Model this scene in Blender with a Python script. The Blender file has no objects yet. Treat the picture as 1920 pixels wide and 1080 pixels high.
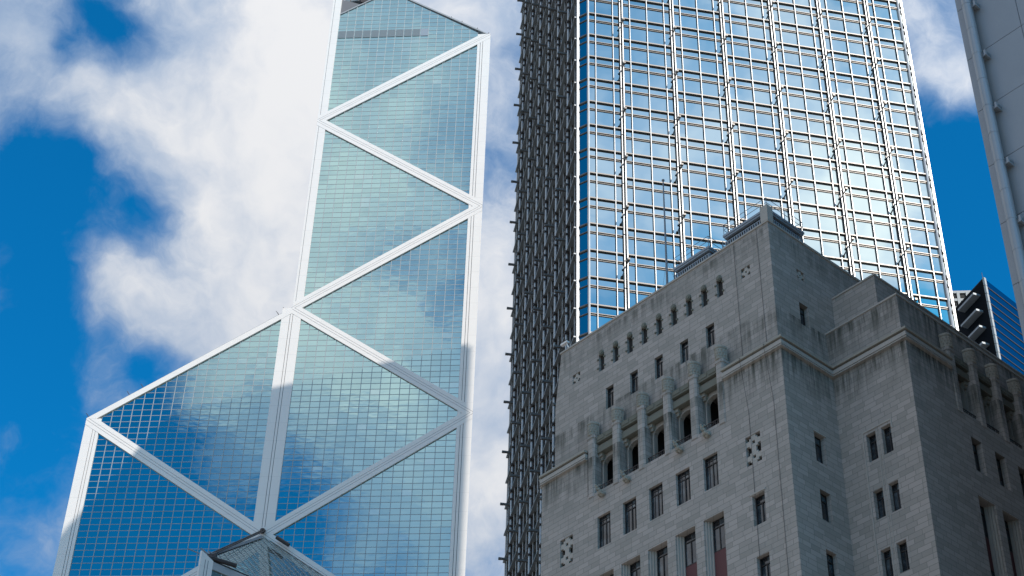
import bpy, math, random
from mathutils import Vector, Matrix
random.seed(7)
R = math.radians
S = bpy.context.scene
C = S.collection

# ------------------------------------------------------------------ camera
FPX, PITCH, ROLL = 3268.3, 39.1406, 1.8203
CAMZ = 1.6
def zh(az):
    a = R(az); return Vector((math.sin(a), math.cos(a), 0))
p, r = R(PITCH), R(ROLL)
F_ = Vector((0, math.cos(p), math.sin(p))); U_ = Vector((0, -math.sin(p), math.cos(p))); X_ = Vector((1, 0, 0))
RX = math.cos(r)*X_ + math.sin(r)*U_; UY = -math.sin(r)*X_ + math.cos(r)*U_
cd = bpy.data.cameras.new("camera"); cam = bpy.data.objects.new("camera", cd); C.objects.link(cam)
cd.sensor_width = 36; cd.lens = FPX/1920*36; cd.clip_start = .1; cd.clip_end = 6000
cam.matrix_world = Matrix(((RX.x, UY.x, -F_.x, 0), (RX.y, UY.y, -F_.y, 0), (RX.z, UY.z, -F_.z, CAMZ), (0, 0, 0, 1)))
S.camera = cam

# ------------------------------------------------------------------ sun
SUN_AZ, SUN_EL = 138.4, 42.3
sd = bpy.data.lights.new("sun", 'SUN'); sd.energy = 4.4; sd.angle = R(.5); sd.color = (1, .935, .85)
sun = bpy.data.objects.new("sun", sd); C.objects.link(sun)
sv = zh(SUN_AZ)*math.cos(R(SUN_EL)) + Vector((0, 0, math.sin(R(SUN_EL))))
sun.rotation_euler = sv.to_track_quat('Z', 'Y').to_euler(); sun.location = (120, -120, 300)
S.view_settings.view_transform = 'Standard'; S.view_settings.look = 'None'
S.view_settings.exposure = 0.3; S.view_settings.gamma = 1.0

# ------------------------------------------------------------------ node helper
class NT:
    def __init__(s, tree): s.t = tree; s.n = tree.nodes; s.l = tree.links
    def new(s, ty, ins=None, **kw):
        nd = s.n.new(ty)
        for k, v in kw.items(): setattr(nd, k, v)
        for k, v in (ins or {}).items():
            if hasattr(v, 'is_output') or isinstance(v, bpy.types.NodeSocket): s.l.new(v, nd.inputs[k])
            else: nd.inputs[k].default_value = v
        return nd
    def m(s, op, a, b=0.0, c=0.0, clamp=False):
        nd = s.new('ShaderNodeMath', {0: a, 1: b, 2: c}, operation=op); nd.use_clamp = clamp
        return nd.outputs[0]
    def v(s, op, a, b=(0, 0, 0), scale=None):
        nd = s.new('ShaderNodeVectorMath', {0: a, 1: b}, operation=op)
        if scale is not None:
            if isinstance(scale, bpy.types.NodeSocket): s.l.new(scale, nd.inputs['Scale'])
            else: nd.inputs['Scale'].default_value = scale
        return nd.outputs['Value'] if op in ('DISTANCE', 'DOT_PRODUCT', 'LENGTH') else nd.outputs[0]
    def mix(s, f, a, b, blend='MIX'):
        nd = s.n.new('ShaderNodeMix'); nd.data_type = 'RGBA'; nd.blend_type = blend
        for k, v in ((0, f), (6, a), (7, b)):
            if isinstance(v, bpy.types.NodeSocket): s.l.new(v, nd.inputs[k])
            else: nd.inputs[k].default_value = v if k == 0 else (*v[:3], 1)
        return nd.outputs[2]
    def smooth(s, x, lo, hi):
        nd = s.new('ShaderNodeMapRange', {0: x, 1: lo, 2: hi, 3: 0.0, 4: 1.0}, interpolation_type='SMOOTHSTEP')
        return nd.outputs[0]
    def noise(s, vec, scale, detail=4, rough=.55, dist=0.0):
        nd = s.new('ShaderNodeTexNoise', {'Vector': vec, 'Scale': scale, 'Detail': detail, 'Roughness': rough, 'Distortion': dist})
        return nd.outputs[0]

# ------------------------------------------------------------------ sky: Nishita with cloud banks laid out by compass direction
def aed(az, el):
    return (math.sin(R(az))*math.cos(R(el)), math.cos(R(az))*math.cos(R(el)), math.sin(R(el)))
W = bpy.data.worlds.new("World"); S.world = W; W.use_nodes = True
t = NT(W.node_tree); t.n.clear()
sky = t.new('ShaderNodeTexSky', sky_type='NISHITA')
sky.sun_disc = False; sky.sun_elevation = R(SUN_EL); sky.sun_rotation = R(SUN_AZ); sky.altitude = 50
sky.air_density = 1.0; sky.dust_density = .35; sky.ozone_density = 3.5
D = t.new('ShaderNodeTexCoord').outputs['Generated']
D = t.v('NORMALIZE', D)
warp = t.new('ShaderNodeTexNoise', {'Vector': D, 'Scale': 9.0, 'Detail': 4.0, 'Roughness': .6}).outputs['Color']
Dw = t.v('ADD', D, t.v('SCALE', t.v('SUBTRACT', warp, (.5, .5, .5)), scale=.075))
CLOUDS = [(-15.21, 43.19, 2.28, 0.8), (-11.4, 46.34, 2.98, 0.85), (-12.08, 39.79, 2.98, 0.9), (-12.22, 37.32, 1.58, 0.75), (-16.29, 37.24, 1.23, 0.55), (-19.13, 43.71, 0.96, 0.35), (-22.56, 44.71, 0.79, 0.2), (-21.39, 42.89, 0.88, 0.1), (-7.99, 41.13, 3.51, 1.0), (-19.0, 46.08, 1.4, -1.1), (-20.79, 44.41, 0.7, -0.4), (-15.79, 39.86, 1.49, -1.0), (-21.2, 40.48, 1.4, -0.4), (-16.94, 44.64, 0.53, -0.35), (-19.91, 40.58, 1.23, -0.4), (-20.04, 38.98, 1.93, -0.5), (-19.01, 34.32, 3.51, -0.8), (-19.28, 40.71, 1.05, -0.3), (-15.8, 34.53, 1.05, 0.28), (-17.0, 28.36, 0.7, 0.1), (-14.97, 35.36, 0.7, -0.35), (-0.58, 37.2, 2.28, 1.0), (-0.38, 32.84, 3.33, 1.0), (-0.54, 40.88, 1.58, 0.4), (-0.62, 44.72, 1.05, 0.25), (-2.5, 48.11, 1.93, 0.6), (-0.36, 46.98, 0.7, -0.1), (19.49, 46.24, 1.4, 0.15), (19.63, 44.51, 0.88, 0.38), (19.25, 41.64, 2.1, -0.8), (19.54, 38.32, 2.63, -0.9), (195.85, 46.49, 4.56, 0.9), (196.5, 39.46, 3.86, 0.65), (197.22, 36.76, 2.1, 0.5), (196.52, 34.9, 1.93, 0.7), (193.34, 32.69, 2.45, 1.0), (192.29, 35.18, 1.75, 0.6), (200.67, 34.47, 1.58, 0.45), (204.52, 31.54, 3.16, -1.0), (197.19, 30.68, 1.58, -0.45), (201.55, 29.55, 2.1, -0.6), (199.29, 32.55, 1.05, 0.25), (197.48, 32.73, 1.05, -0.4), (148.46, 46.72, 3.51, 0.35), (145.81, 40.24, 2.98, 0.8), (143.84, 43.28, 3.51, 0.4), (148.63, 42.42, 2.81, 0.3), (155.62, 43.34, 4.56, 0.5), (145.03, 37.38, 1.05, -0.9), (157.34, 40.75, 3.51, 0.4), (248, 42, 12, -2.2), (215, 55, 25, 0.5), (300, 45, 35, 0.7), (240, 15, 30, 0.8), (275, 25, 30, 0.6), (40, 35, 30, 0.4), (95, 62, 26, 0.9), (75, 37, 10, -1.8), (0, 86, 24, 0.8), (150, 75, 16, 0.6), (110, 20, 25, 0.8), (340, 70, 25, 0.5), (230, 15, 25, 0.6), (270, 20, 25, 0.6)]  # out-of-view banks and clear gaps added to shape reflections and fill light
SKYTINT = (.03, 1.0, 1.46)
acc = None
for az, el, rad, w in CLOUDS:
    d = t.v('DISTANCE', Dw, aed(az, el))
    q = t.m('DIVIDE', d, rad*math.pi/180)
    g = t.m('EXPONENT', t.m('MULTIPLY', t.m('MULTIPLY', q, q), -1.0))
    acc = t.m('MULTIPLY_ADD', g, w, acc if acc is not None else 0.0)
n1 = t.noise(Dw, 8.0, 10, .64); n2 = t.noise(Dw, 26.0, 6, .6)
ns = t.m('ADD', t.m('MULTIPLY', t.m('SUBTRACT', n1, .5), 2.2), t.m('MULTIPLY', t.m('SUBTRACT', n2, .5), .5))
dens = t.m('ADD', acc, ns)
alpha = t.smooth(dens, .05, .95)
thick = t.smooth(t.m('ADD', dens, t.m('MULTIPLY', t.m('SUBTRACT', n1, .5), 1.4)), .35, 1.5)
n3 = t.noise(Dw, 4.5, 5, .55)
thick = t.m('MULTIPLY', thick, t.smooth(t.m('MULTIPLY_ADD', t.m('SUBTRACT', n2, .5), .35, n3), .32, .64))
ccol = t.mix(thick, (.245, .32, .44), (.57, .575, .59))
# cloud brightness raised towards the sun, added to lift the glass reflections
sq = t.m('DIVIDE', t.v('DISTANCE', D, aed(SUN_AZ, SUN_EL)), .95)
glow = t.m('MULTIPLY_ADD', t.m('EXPONENT', t.m('MULTIPLY', t.m('MULTIPLY', sq, sq), -1.0)), 1.9, 1.0)
ccol = t.v('SCALE', ccol, scale=glow)
skyc = t.mix(1.0, sky.outputs[0], SKYTINT, 'MULTIPLY')
skys = t.v('SCALE', skyc, scale=.1)
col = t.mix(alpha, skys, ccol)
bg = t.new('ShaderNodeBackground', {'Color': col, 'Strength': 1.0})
out = t.new('ShaderNodeOutputWorld', {'Surface': bg.outputs[0]})
W.cycles.sampling_method = 'MANUAL'; W.cycles.sample_map_resolution = 1024

# ------------------------------------------------------------------ materials
def mat(name, base=(.5, .5, .5), rough=.6, metal=0.0, spec=.5, build=None):
    m = bpy.data.materials.new(name); m.use_nodes = True
    k = NT(m.node_tree); b = m.node_tree.nodes['Principled BSDF']
    b.inputs['Base Color'].default_value = (*base, 1); b.inputs['Roughness'].default_value = rough
    b.inputs['Metallic'].default_value = metal; b.inputs['Specular IOR Level'].default_value = spec
    if build: build(k, b)
    return m
def oc(k): return k.new('ShaderNodeTexCoord').outputs['Object']
def wall_vec(k):
    s = k.new('ShaderNodeSeparateXYZ', {0: oc(k)})
    return k.new('ShaderNodeCombineXYZ', {0: k.m('ADD', s.outputs[0], s.outputs[1]), 1: s.outputs[2], 2: 0.0}).outputs[0], s
def stone(tint, course=True, stain=1.0):
    def f(k, b):
        vec, s = wall_vec(k)
        n = k.noise(vec, .9, 5, .6); n2 = k.noise(vec, 14, 5, .65)
        base = k.mix(n, [c*.78 for c in tint], [min(1, c*1.14) for c in tint])
        if course:
            def br(c1, c2, mo):
                nd = k.new('ShaderNodeTexBrick', {'Vector': vec, 'Color1': c1, 'Color2': c2, 'Mortar': mo, 'Scale': 1.0, 'Mortar Size': .017,
                    'Mortar Smooth': .3, 'Bias': 0.0, 'Brick Width': .93, 'Row Height': .335})
                nd.offset = .5; nd.offset_frequency = 2; nd.squash = .75; nd.squash_frequency = 3
                return nd
            nd = br((*[c*.72 for c in tint], 1), (min(1, tint[0]*1.20), tint[1]*1.13, tint[2]*1.16, 1), (*[c*.30 for c in tint], 1))
            base = k.mix(.7, base, nd.outputs[0])
            h = k.m('SUBTRACT', 1.0, nd.outputs[1])
            bp = k.new('ShaderNodeBump', {'Height': k.m('ADD', h, k.m('MULTIPLY', n2, .35)), 'Strength': .45, 'Distance': .012})
        else:
            bp = k.new('ShaderNodeBump', {'Height': n2, 'Strength': .5, 'Distance': .02})
        base = k.mix(k.m('MULTIPLY', n2, .35), base, [c*.72 for c in tint])
        if stain:
            sv_ = k.new('ShaderNodeMapping', {0: vec}); sv_.inputs['Scale'].default_value = (1.5, .10, 1)
            st = k.noise(sv_.outputs[0], 1.6, 6, .68)
            big = k.noise(vec, .35, 3, .5)
            z = s.outputs[2]
            def band(top, low):   # soot run-off below a ledge at height `top`
                return k.m('MULTIPLY', k.smooth(z, low, top), k.m('LESS_THAN', z, top+.02))
            msk = k.m('MAXIMUM', k.m('MAXIMUM', band(63.3, 60.2), k.m('MULTIPLY', band(67.25, 64.1), .95)), k.m('MULTIPLY', band(73.6, 71.5), .75))
            v = k.m('MULTIPLY', k.m('MULTIPLY', k.smooth(st, .36, .64), k.smooth(big, .28, .55)), msk)
            base = k.mix(k.m('MULTIPLY', v, min(1, 1.0*stain)), base, (.04, .042, .03))
            fine = k.m('MULTIPLY', k.smooth(st, .55, .8), .3)
            base = k.mix(fine, base, (.12, .12, .11))
        k.l.new(base, b.inputs['Base Color']); k.l.new(bp.outputs[0], b.inputs['Normal'])
    return f
M = {}
STONE = (.335, .308, .272); BOCG = (.295, .43, .425); CKG = (.40, .475, .475)
M['stone'] = mat('granite_blocks', rough=.85, build=stone(STONE))
M['trim'] = mat('carved_granite', rough=.85, build=stone([c*1.12 for c in STONE], False, .35))
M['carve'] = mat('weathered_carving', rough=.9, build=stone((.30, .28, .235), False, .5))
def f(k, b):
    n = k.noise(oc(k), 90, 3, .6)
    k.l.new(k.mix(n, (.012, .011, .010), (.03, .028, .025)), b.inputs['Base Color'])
M['void'] = mat('painted_recess_shade', rough=.9, build=f)  # near-black colour stands in for the shade inside recesses
M['bronze'] = mat('dark_bronze_frame', (.028, .024, .022), .45, .3)
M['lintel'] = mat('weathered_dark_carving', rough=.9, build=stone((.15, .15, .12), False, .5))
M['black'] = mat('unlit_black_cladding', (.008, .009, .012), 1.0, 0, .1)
M['red'] = mat('dark_red_panel', (.085, .02, .022), .55)
def glassf(tint, amp, sc, var=.12, blind=.35):
    def f(k, b):
        o = oc(k)
        mp = k.new('ShaderNodeMapping', {0: o}); mp.inputs['Scale'].default_value = (1, 1, 2.2)
        n = k.noise(mp.outputs[0], sc, 1, .4)
        bp = k.new('ShaderNodeBump', {'Height': n, 'Strength': 1.0, 'Distance': amp})
        k.l.new(bp.outputs[0], b.inputs['Normal'])
        wn = k.new('ShaderNodeNewGeometry').outputs['Random Per Island']
        cc = k.mix(wn, [c*(1-var) for c in tint], [min(1, c*(1+var)) for c in tint])
        w2 = k.m('FRACT', k.m('MULTIPLY', wn, 97.31))
        cc = k.mix(k.m('MULTIPLY', k.m('GREATER_THAN', w2, .975), blind), cc, (.5, .55, .56))
        k.l.new(cc, b.inputs['Base Color'])
    return f
M['boc_glass'] = mat('blue_mirror_glass', rough=.03, metal=1.0, build=glassf(BOCG, .0035, .55, .045, .16))
M['ck_glass'] = mat('silver_blue_mirror_glass', rough=.02, metal=1.0, build=glassf(CKG, .0015, .3, .06, .12))
M['dark_glass'] = mat('dark_glass', rough=.05, metal=1.0, build=glassf((.03, .13, .20), .003, .3, .1, 0))
def f(k, b):
    wn = k.new('ShaderNodeNewGeometry').outputs['Random Per Island']
    n = k.noise(oc(k), 1.7, 3, .5)
    k.l.new(k.mix(k.smooth(k.m('MULTIPLY', wn, n), .18, .5), (.007, .010, .014), (.08, .105, .12)), b.inputs['Base Color'])
M['win_glass'] = mat('window_glass', rough=.06, spec=.9, build=f)
def cladf(c, joint):
    def f(k, b):
        vec, s = wall_vec(k)
        z = k.m('FRACT', k.m('DIVIDE', s.outputs[2], joint))
        j = k.m('LESS_THAN', z, .018)
        n = k.noise(oc(k), .25, 4, .6)
        base = k.mix(n, [x*.95 for x in c], [min(1, x*1.04) for x in c])
        k.l.new(k.mix(k.m('MULTIPLY', j, .22), base, (.2, .2, .2)), b.inputs['Base Color'])
    return f
M['white'] = mat('white_aluminium_cladding', rough=.42, spec=.5, build=cladf((.68, .645, .61), 4.0))
M['groove'] = mat('dark_joint', (.12, .12, .13), .7)
def f(k, b):
    n = k.noise(oc(k), .6, 4, .6)
    k.l.new(k.mix(n, (.27, .285, .29), (.35, .36, .365)), b.inputs['Base Color'])
M['bar'] = mat('grey_glazing_bar', rough=.4, metal=.15, build=f)
def f(k, b):
    n = k.noise(oc(k), 1.3, 4, .6)
    k.l.new(k.mix(n, (.34, .34, .335), (.50, .50, .495)), b.inputs['Base Color'])
M['steel'] = mat('brushed_stainless_steel', rough=.44, metal=.6, build=f)
M['beam'] = mat('dull_steel_beam', (.13, .12, .11), .42, .5)
M['fin'] = mat('lightened_transom_steel', (.23, .24, .245), .38, .5)  # transom steel lightened for the left face, painting in its lit streaks
M['web'] = mat('dark_mullion_web', (.07, .065, .06), .5, .3)
M['rust'] = mat('dark_painted_steel', (.05, .04, .038), .6, .3)
def f(k, b):
    n = k.noise(oc(k), .5, 5, .6); n2 = k.noise(oc(k), 6, 4, .6)
    c = k.mix(n, (.225, .25, .27), (.285, .31, .33))
    k.l.new(k.mix(k.m('MULTIPLY', n2, .22), c, (.17, .18, .19)), b.inputs['Base Color'])
M['panel'] = mat('grey_metal_panel', rough=.38, metal=.25, build=f)
M['pipe'] = M['panel']
M['railing'] = mat('grey_painted_rail', (.16, .18, .2), .5, .2)
M['fascia'] = mat('blue_grey_fascia', (.22, .26, .30), .5, .1)
M['pale'] = mat('pale_concrete', (.36, .36, .35), .7)
def f(k, b):
    z = k.new('ShaderNodeSeparateXYZ', {0: oc(k)}).outputs[2]
    w = k.m('FRACT', k.m('MULTIPLY', z, 5.0))
    k.l.new(k.mix(k.smooth(w, .3, .5), (.07, .09, .10), (.19, .225, .24)), b.inputs['Base Color'])
M['louvre'] = mat('grey_louvre', rough=.5, metal=.2, build=f)
def f(k, b):
    n = k.noise(oc(k), .8, 6, .6)
    k.l.new(k.mix(n, (.04, .04, .042), (.065, .065, .066)), b.inputs['Base Color'])
M['asphalt'] = mat('asphalt', rough=.9, build=f)
def f(k, b):
    n = k.noise(oc(k), .5, 6, .6)
    k.l.new(k.mix(n, (.20, .195, .185), (.28, .27, .26)), b.inputs['Base Color'])
M['paving'] = mat('paving', rough=.85, build=f)

# ------------------------------------------------------------------ mesh helper
class MB:
    def __init__(s): s.v = []; s.f = []
    def quad(s, *pts):
        i = len(s.v); s.v += [tuple(q) for q in pts]; s.f.append(tuple(range(i, i+len(pts))))
    def box(s, x0, x1, y0, y1, z0, z1, G=None):
        G = G or (lambda x, y, z: (x, y, z))
        i = len(s.v)
        s.v += [G(x, y, z) for z in (z0, z1) for x, y in ((x0, y0), (x1, y0), (x1, y1), (x0, y1))]
        s.f += [tuple(i+j for j in q) for q in ((3, 2, 1, 0), (4, 5, 6, 7), (0, 1, 5, 4), (1, 2, 6, 5), (2, 3, 7, 6), (3, 0, 4, 7))]
    def prism(s, poly, h0, h1, G):    # poly in (a,b), extruded over third coordinate h; G(a,b,h)
        i = len(s.v); n = len(poly)
        s.v += [G(a, b, h0) for a, b in poly] + [G(a, b, h1) for a, b in poly]
        s.f.append(tuple(i+n-1-j for j in range(n))); s.f.append(tuple(i+n+j for j in range(n)))
        for j in range(n): s.f.append((i+j, i+(j+1) % n, i+n+(j+1) % n, i+n+j))
    def tube(s, a, b, r0, r1=None, n=8):
        a = Vector(a); b = Vector(b); r1 = r0 if r1 is None else r1
        d = (b-a).normalized(); u = d.orthogonal().normalized(); w = d.cross(u)
        i = len(s.v)
        for q, rr in ((a, r0), (b, r1)):
            for j in range(n):
                an = 2*math.pi*j/n; s.v.append(tuple(q+u*rr*math.cos(an)+w*rr*math.sin(an)))
        for j in range(n): s.f.append((i+j, i+(j+1) % n, i+n+(j+1) % n, i+n+j))
        s.f.append(tuple(i+n-1-j for j in range(n))); s.f.append(tuple(i+n+j for j in range(n)))
    def ball(s, c, r, n=8, sz=1.0):
        i = len(s.v); m = n//2
        for a in range(m+1):
            for j in range(n):
                th = math.pi*a/m; ph = 2*math.pi*j/n
                s.v.append((c[0]+r*math.sin(th)*math.cos(ph), c[1]+r*math.sin(th)*math.sin(ph), c[2]+r*sz*math.cos(th)))
        for a in range(m):
            for j in range(n): s.f.append((i+a*n+j, i+a*n+(j+1) % n, i+(a+1)*n+(j+1) % n, i+(a+1)*n+j))
    def build(s, name, m, parent=None, smooth=False, label=None, kind=None):
        me = bpy.data.meshes.new(name); me.from_pydata(s.v, [], s.f); me.update()
        for q in (m if isinstance(m, list) else [m]): me.materials.append(q)
        if smooth:
            for q in me.polygons: q.use_smooth = True
        o = bpy.data.objects.new(name, me); C.objects.link(o)
        if parent: o.parent = parent
        if label: o['label'] = label
        if kind: o['kind'] = kind
        return o
def thing(name, label, cat, loc=(0, 0, 0), az=90, group=None):
    o = bpy.data.objects.new(name, None); C.objects.link(o)
    o.location = loc; o.rotation_euler = (0, 0, R(90-az)); o['label'] = label; o['category'] = cat
    o.empty_display_size = 2
    if group: o['group'] = group
    return o
def clip(poly, a, b, c):    # keep a*x+b*y<=c
    out = []
    for i in range(len(poly)):
        P, Q = poly[i], poly[(i+1) % len(poly)]
        dp = a*P[0]+b*P[1]-c; dq = a*Q[0]+b*Q[1]-c
        if dp <= 1e-9: out.append(P)
        if (dp < -1e-9 and dq > 1e-9) or (dp > 1e-9 and dq < -1e-9):
            k = dp/(dp-dq); out.append((P[0]+(Q[0]-P[0])*k, P[1]+(Q[1]-P[1])*k))
    return out
def area(poly):
    return abs(sum(poly[i][0]*poly[(i+1) % len(poly)][1]-poly[(i+1) % len(poly)][0]*poly[i][1] for i in range(len(poly))))/2

# ------------------------------------------------------------------ ground
g = MB(); g.quad((-3000, -3000, 0), (3000, -3000, 0), (3000, 3000, 0), (-3000, 3000, 0)); o = g.build('ground', M['paving']); o['kind'] = 'structure'
Gs = lambda a, b, z: tuple(zh(139.65)*a+zh(49.65)*b+Vector((0, 0, z)))
g = MB(); g.quad(Gs(-400, -14, .004), Gs(400, -14, .004), Gs(400, 4, .004), Gs(-400, 4, .004)); o = g.build('road', M['asphalt']); o['kind'] = 'structure'
g = MB(); g.box(-400, 400, 4, 8, 0, .13, Gs); g.box(-400, 400, -18, -14, 0, .13, Gs); o = g.build('pavement', M['paving']); o['kind'] = 'structure'

# ================================================================== TAPERED GLASS TOWER WITH WHITE BRACING
H = 26.0; W2 = 36.77; PU = 1.8853; PV = 4/3
ZO = [163.66+52*k for k in range(-3, 4)]
boc = thing('glass_skyscraper', 'pale blue mirrored skyscraper with slanted roofs and white zigzag bracing', 'skyscraper', tuple(zh(-9.0637)*275.2), 94.723)
def GF(u, d, z): return (u, -d, z)                     # main diagonal face, looking -y
CQ = Vector((0, -W2, 0)); BQ = Vector((W2, 0, 0)); e2 = (BQ-CQ).normalized(); n2_ = Vector((1, -1, 0)).normalized()
def GO(u, d, z): q = CQ+e2*u+n2_*d; return (q.x, q.y, z)   # outer face of the low front wedge
def GL(u, d, z): return (-d, -u, z)                    # its left face
def seg_poly(parts, conv, G, cols, rows, wins, d=0.0):
    """panes of a glazed polygon (convex, in u,z) on the module grid"""
    (ua, ub), (za, zb) = cols, rows
    for ci in range(len(ua)-1):
        for ri in range(len(za)-1):
            c = [(ua[ci], za[ri]), (ua[ci+1], za[ri]), (ua[ci+1], za[ri+1]), (ua[ci], za[ri+1])]
            for a, b, cc in conv:
                c = clip(c, a, b, cc)
                if len(c) < 3: break
            if len(c) >= 3 and area(c) > .02: parts.append((area(c), G, c))
def halfplane(P, Q):      # left side of P->Q kept : returns a,b,c with a x + b y <= c
    dx, dy = Q[0]-P[0], Q[1]-P[1]
    return (dy, -dx, dy*P[0]-dx*P[1])
def tri(pts): return [halfplane(pts[i], pts[(i+1) % len(pts)]) for i in range(len(pts))]   # ccw
BW = 1.95; BT = 1.35
panes = []; bars = []
def glaze(poly, G, u_start, name_bars, z_off=163.66):
    """poly ccw convex; collects panes and builds a glazing-bar part"""
    us = [q[0] for q in poly]; zs = [q[1] for q in poly]
    c0 = math.floor((min(us)-u_start)/PU); c1 = math.ceil((max(us)-u_start)/PU)
    r0 = math.floor((min(zs)-z_off)/PV); r1 = math.ceil((max(zs)-z_off)/PV)
    cols = [u_start+PU*i for i in range(c0, c1+1)]; rows = [z_off+PV*i for i in range(r0, r1+1)]
    hp = tri(poly); lst = []
    seg_poly(lst, hp, G, (cols, None), (rows, None), None)
    panes.extend(lst)
    mb = MB()
    def strip(q, w, dd):
        c = q
        for a, b, cc in hp:
            c = clip(c, a, b, cc)
            if len(c) < 3: return
        mb.prism(c, 0.0, dd, lambda a, b, h: G(a, h, b))
    for u in cols: strip([(u-.055, min(zs)-1), (u+.055, min(zs)-1), (u+.055, max(zs)+1), (u-.055, max(zs)+1)], 0, .085)
    for z in rows: strip([(min(us)-1, z-.045), (max(us)+1, z-.045), (max(us)+1, z+.045), (min(us)-1, z+.045)], 0, .05)
    if mb.f: mb.build('glazing_bars', M['bar'], boc)
# glazed triangles of the main face, right bay (s=+1) and left bay (s=-1)
def bay_tris(s, zo_top, lastpeak=None):
    """alternating triangles: pointing at O (tip at O node) and at corner column"""
    u0, u1 = (BW, 34.0)
    k = H/W2
    def add(pts):
        pts = [(s*u, z) for u, z in pts]
        if s < 0: pts = pts[::-1]
        glaze(pts, GF, s*BW, 'x')
    for zn in ZO:
        if zn > zo_top+1: continue
        # triangle between the two braces leaving O node zn (opens towards corner)
        up = lambda u: zn+k*u-BT; dn = lambda u: zn-k*u+BT
        if s > 0 or zn < zo_top-1:
            add([(BT/k, zn), (34.0, dn(34.0)), (34.0, up(34.0))])
        # triangle below corner-node brace: tip at corner, wide at O column, between zn and zn-52
        lo = zn-52
        a = lambda u: zn-k*u-BT; b = lambda u: lo+k*u+BT
        tip = W2-BT/k
        add([(u0, b(u0)), (tip if tip < 34.0 else 34.0, b(min(tip, 34.0))), (min(tip, 34.0), a(min(tip, 34.0))), (u0, a(u0))])
bay_tris(1, 267.66); bay_tris(-1, 215.66)
# crown panel over the topmost brace, right bay
k = H/W2
glaze([(BW, 267.66+k*BW+BT), (34.0, 267.66+k*34+BT), (34.0, 294.4), (13.0, 309.0), (BW, 301.7)], GF, BW, 'x')
# front wedge faces
glaze([(BW, 80), (50.05, 80), (50.05, 136.2), (BW, 136.2)], GO, BW, 'x', 137.66)
glaze([(BW, 80), (34.8, 80), (34.8, 137.66+k*2-BT), (BW+0, 163.66-k*34.8-BT+26-26+.0)], lambda u, d, z: GL(u, d, z), BW, 'x', 137.66) if False else None
# wedge left face: u from O (0) to C' (36.77)
glaze([(BW, 85), (34.0, 85), (34.0, 163.66-k*34-BT), (BW, 163.66-k*BW-BT)], GL, BW, 'x')
# sloping glass roof of the front wedge
rO = Vector((0, 0, 163.66)); rB = Vector((W2, 0, 137.66)); rC = Vector((0, -W2, 137.66))
rn = (rC-rO).cross(rB-rO).normalized()
if rn.z < 0: rn = -rn
rx = (rB-rC).normalized(); ry = rn.cross(rx).normalized()
if ry.z < 0: ry = -ry
mid = (rB+rC)/2
def GR(u, d, v): q = mid+rx*u+ry*v+rn*d; return (q.x, q.y, q.z)
hr = (rO-mid).length; hw = (rB-rC).length/2
glaze([(-hw+1.6, .7), (hw-1.6, .7), (0, hr-1.0)], GR, -hw+1.6, 'x', .7)
panes.sort(key=lambda q: -q[0]/1)
def pane_mesh(mb, G, c):
    cx = sum(q[0] for q in c)/len(c); cy = sum(q[1] for q in c)/len(c)
    a, b = random.gauss(0, .0011), random.gauss(0, .0013)
    mb.quad(*[G(u, (u-cx)*a+(z-cy)*b+.012, z) for u, z in c])
# the hundred panes that show largest: lower right bay of the main face
def show(q):
    u = sum(w[0] for w in q[2])/len(q[2]); z = sum(w[1] for w in q[2])/len(q[2])
    return (q[1] is GF and u > 14 and 140 < z < 160 and q[0] > 2.3)
big = [q for q in panes if show(q)][:100]; bigid = set(id(q) for q in big)
for q in big:
    mb = MB(); pane_mesh(mb, q[1], q[2]); mb.build('window_pane', M['boc_glass'], boc)
mb = MB()
for q in panes:
    if id(q) not in bigid: pane_mesh(mb, q[1], q[2])
mb.build('window_pane', M['boc_glass'], boc, kind='stuff')
# solid cores behind the glass (also cast the shadows)
def core(pts, name='core'):
    mb = MB(); mb.quad(*pts[0]); mb.quad(*pts[1])
    for i in range(3): mb.quad(pts[0][i], pts[0][(i+1) % 3], pts[1][(i+1) % 3], pts[1][i])
    return mb
for tri3, tops in (([(0, .1), (W2, .1), (0, W2)], (308, 292.5, 292.5)), ([(0, .1), (0, W2), (-W2, .1)], (215, 189, 189)), ([(.08, 0), (.08, -W2+.15), (W2-.1, -.03)], (163.2, 137.2, 137.2)), ([(-.08, 0), (-W2, 0), (-.08, -W2)], (111, 85, 85))):
    mb = core([[(*q, 0) for q in tri3], [(q[0], q[1], tt) for q, tt in zip(tri3, tops)]])
    mb.build('inner_wall', M['groove'], boc)
mb = MB(); mb.quad((-.03, .3, 216), (-.03, W2, 191), (-.03, W2, 292), (-.03, .3, 301)); mb.build('rear_glazing', M['boc_glass'], boc)
mb = MB(); mb.quad((W2+.02, .1, 0), (.02, W2+.02, 0), (.02, W2+.02, 292.4), (W2+.02, .1, 292.4)); mb.build('rear_glazing', M['boc_glass'], boc)
# bands: column = two white strips and a centre strip separated by dark joints
def band(name, G, u0, u1, z0, z1, cen, d0=.0, d1=.28):
    mb = MB()
    g0, g1 = cen-.27, cen+.27
    for a, b in ((u0, g0-.05), (g0+.05, g1-.05), (g1+.05, u1)):
        a = max(a, u0); b = min(b, u1)
        if b > a: mb.prism([(a, z0), (b, z0), (b, z1), (a, z1)], d0, d1, lambda p_, q_, h: G(p_, h, q_))
    o = mb.build(name, M['white'], boc)
    mg = MB()
    for gg in (g0, g1):
        if u0 < gg < u1: mg.prism([(gg-.05, z0), (gg+.05, z0), (gg+.05, z1), (gg-.05, z1)], d0, d1-.10, lambda p_, q_, h: G(p_, h, q_))
    if mg.f: mg.build('joint', M['groove'], o)
band('column', GF, -BW, BW, 0, 215.66, 0)
mb = MB(); mb.prism([(0, 215.66), (BW, 215.66), (BW, 330), (0, 330)], -1.5, .28, lambda a, b, h: GF(a, h, b)); o = mb.build('column', M['white'], boc)
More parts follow.
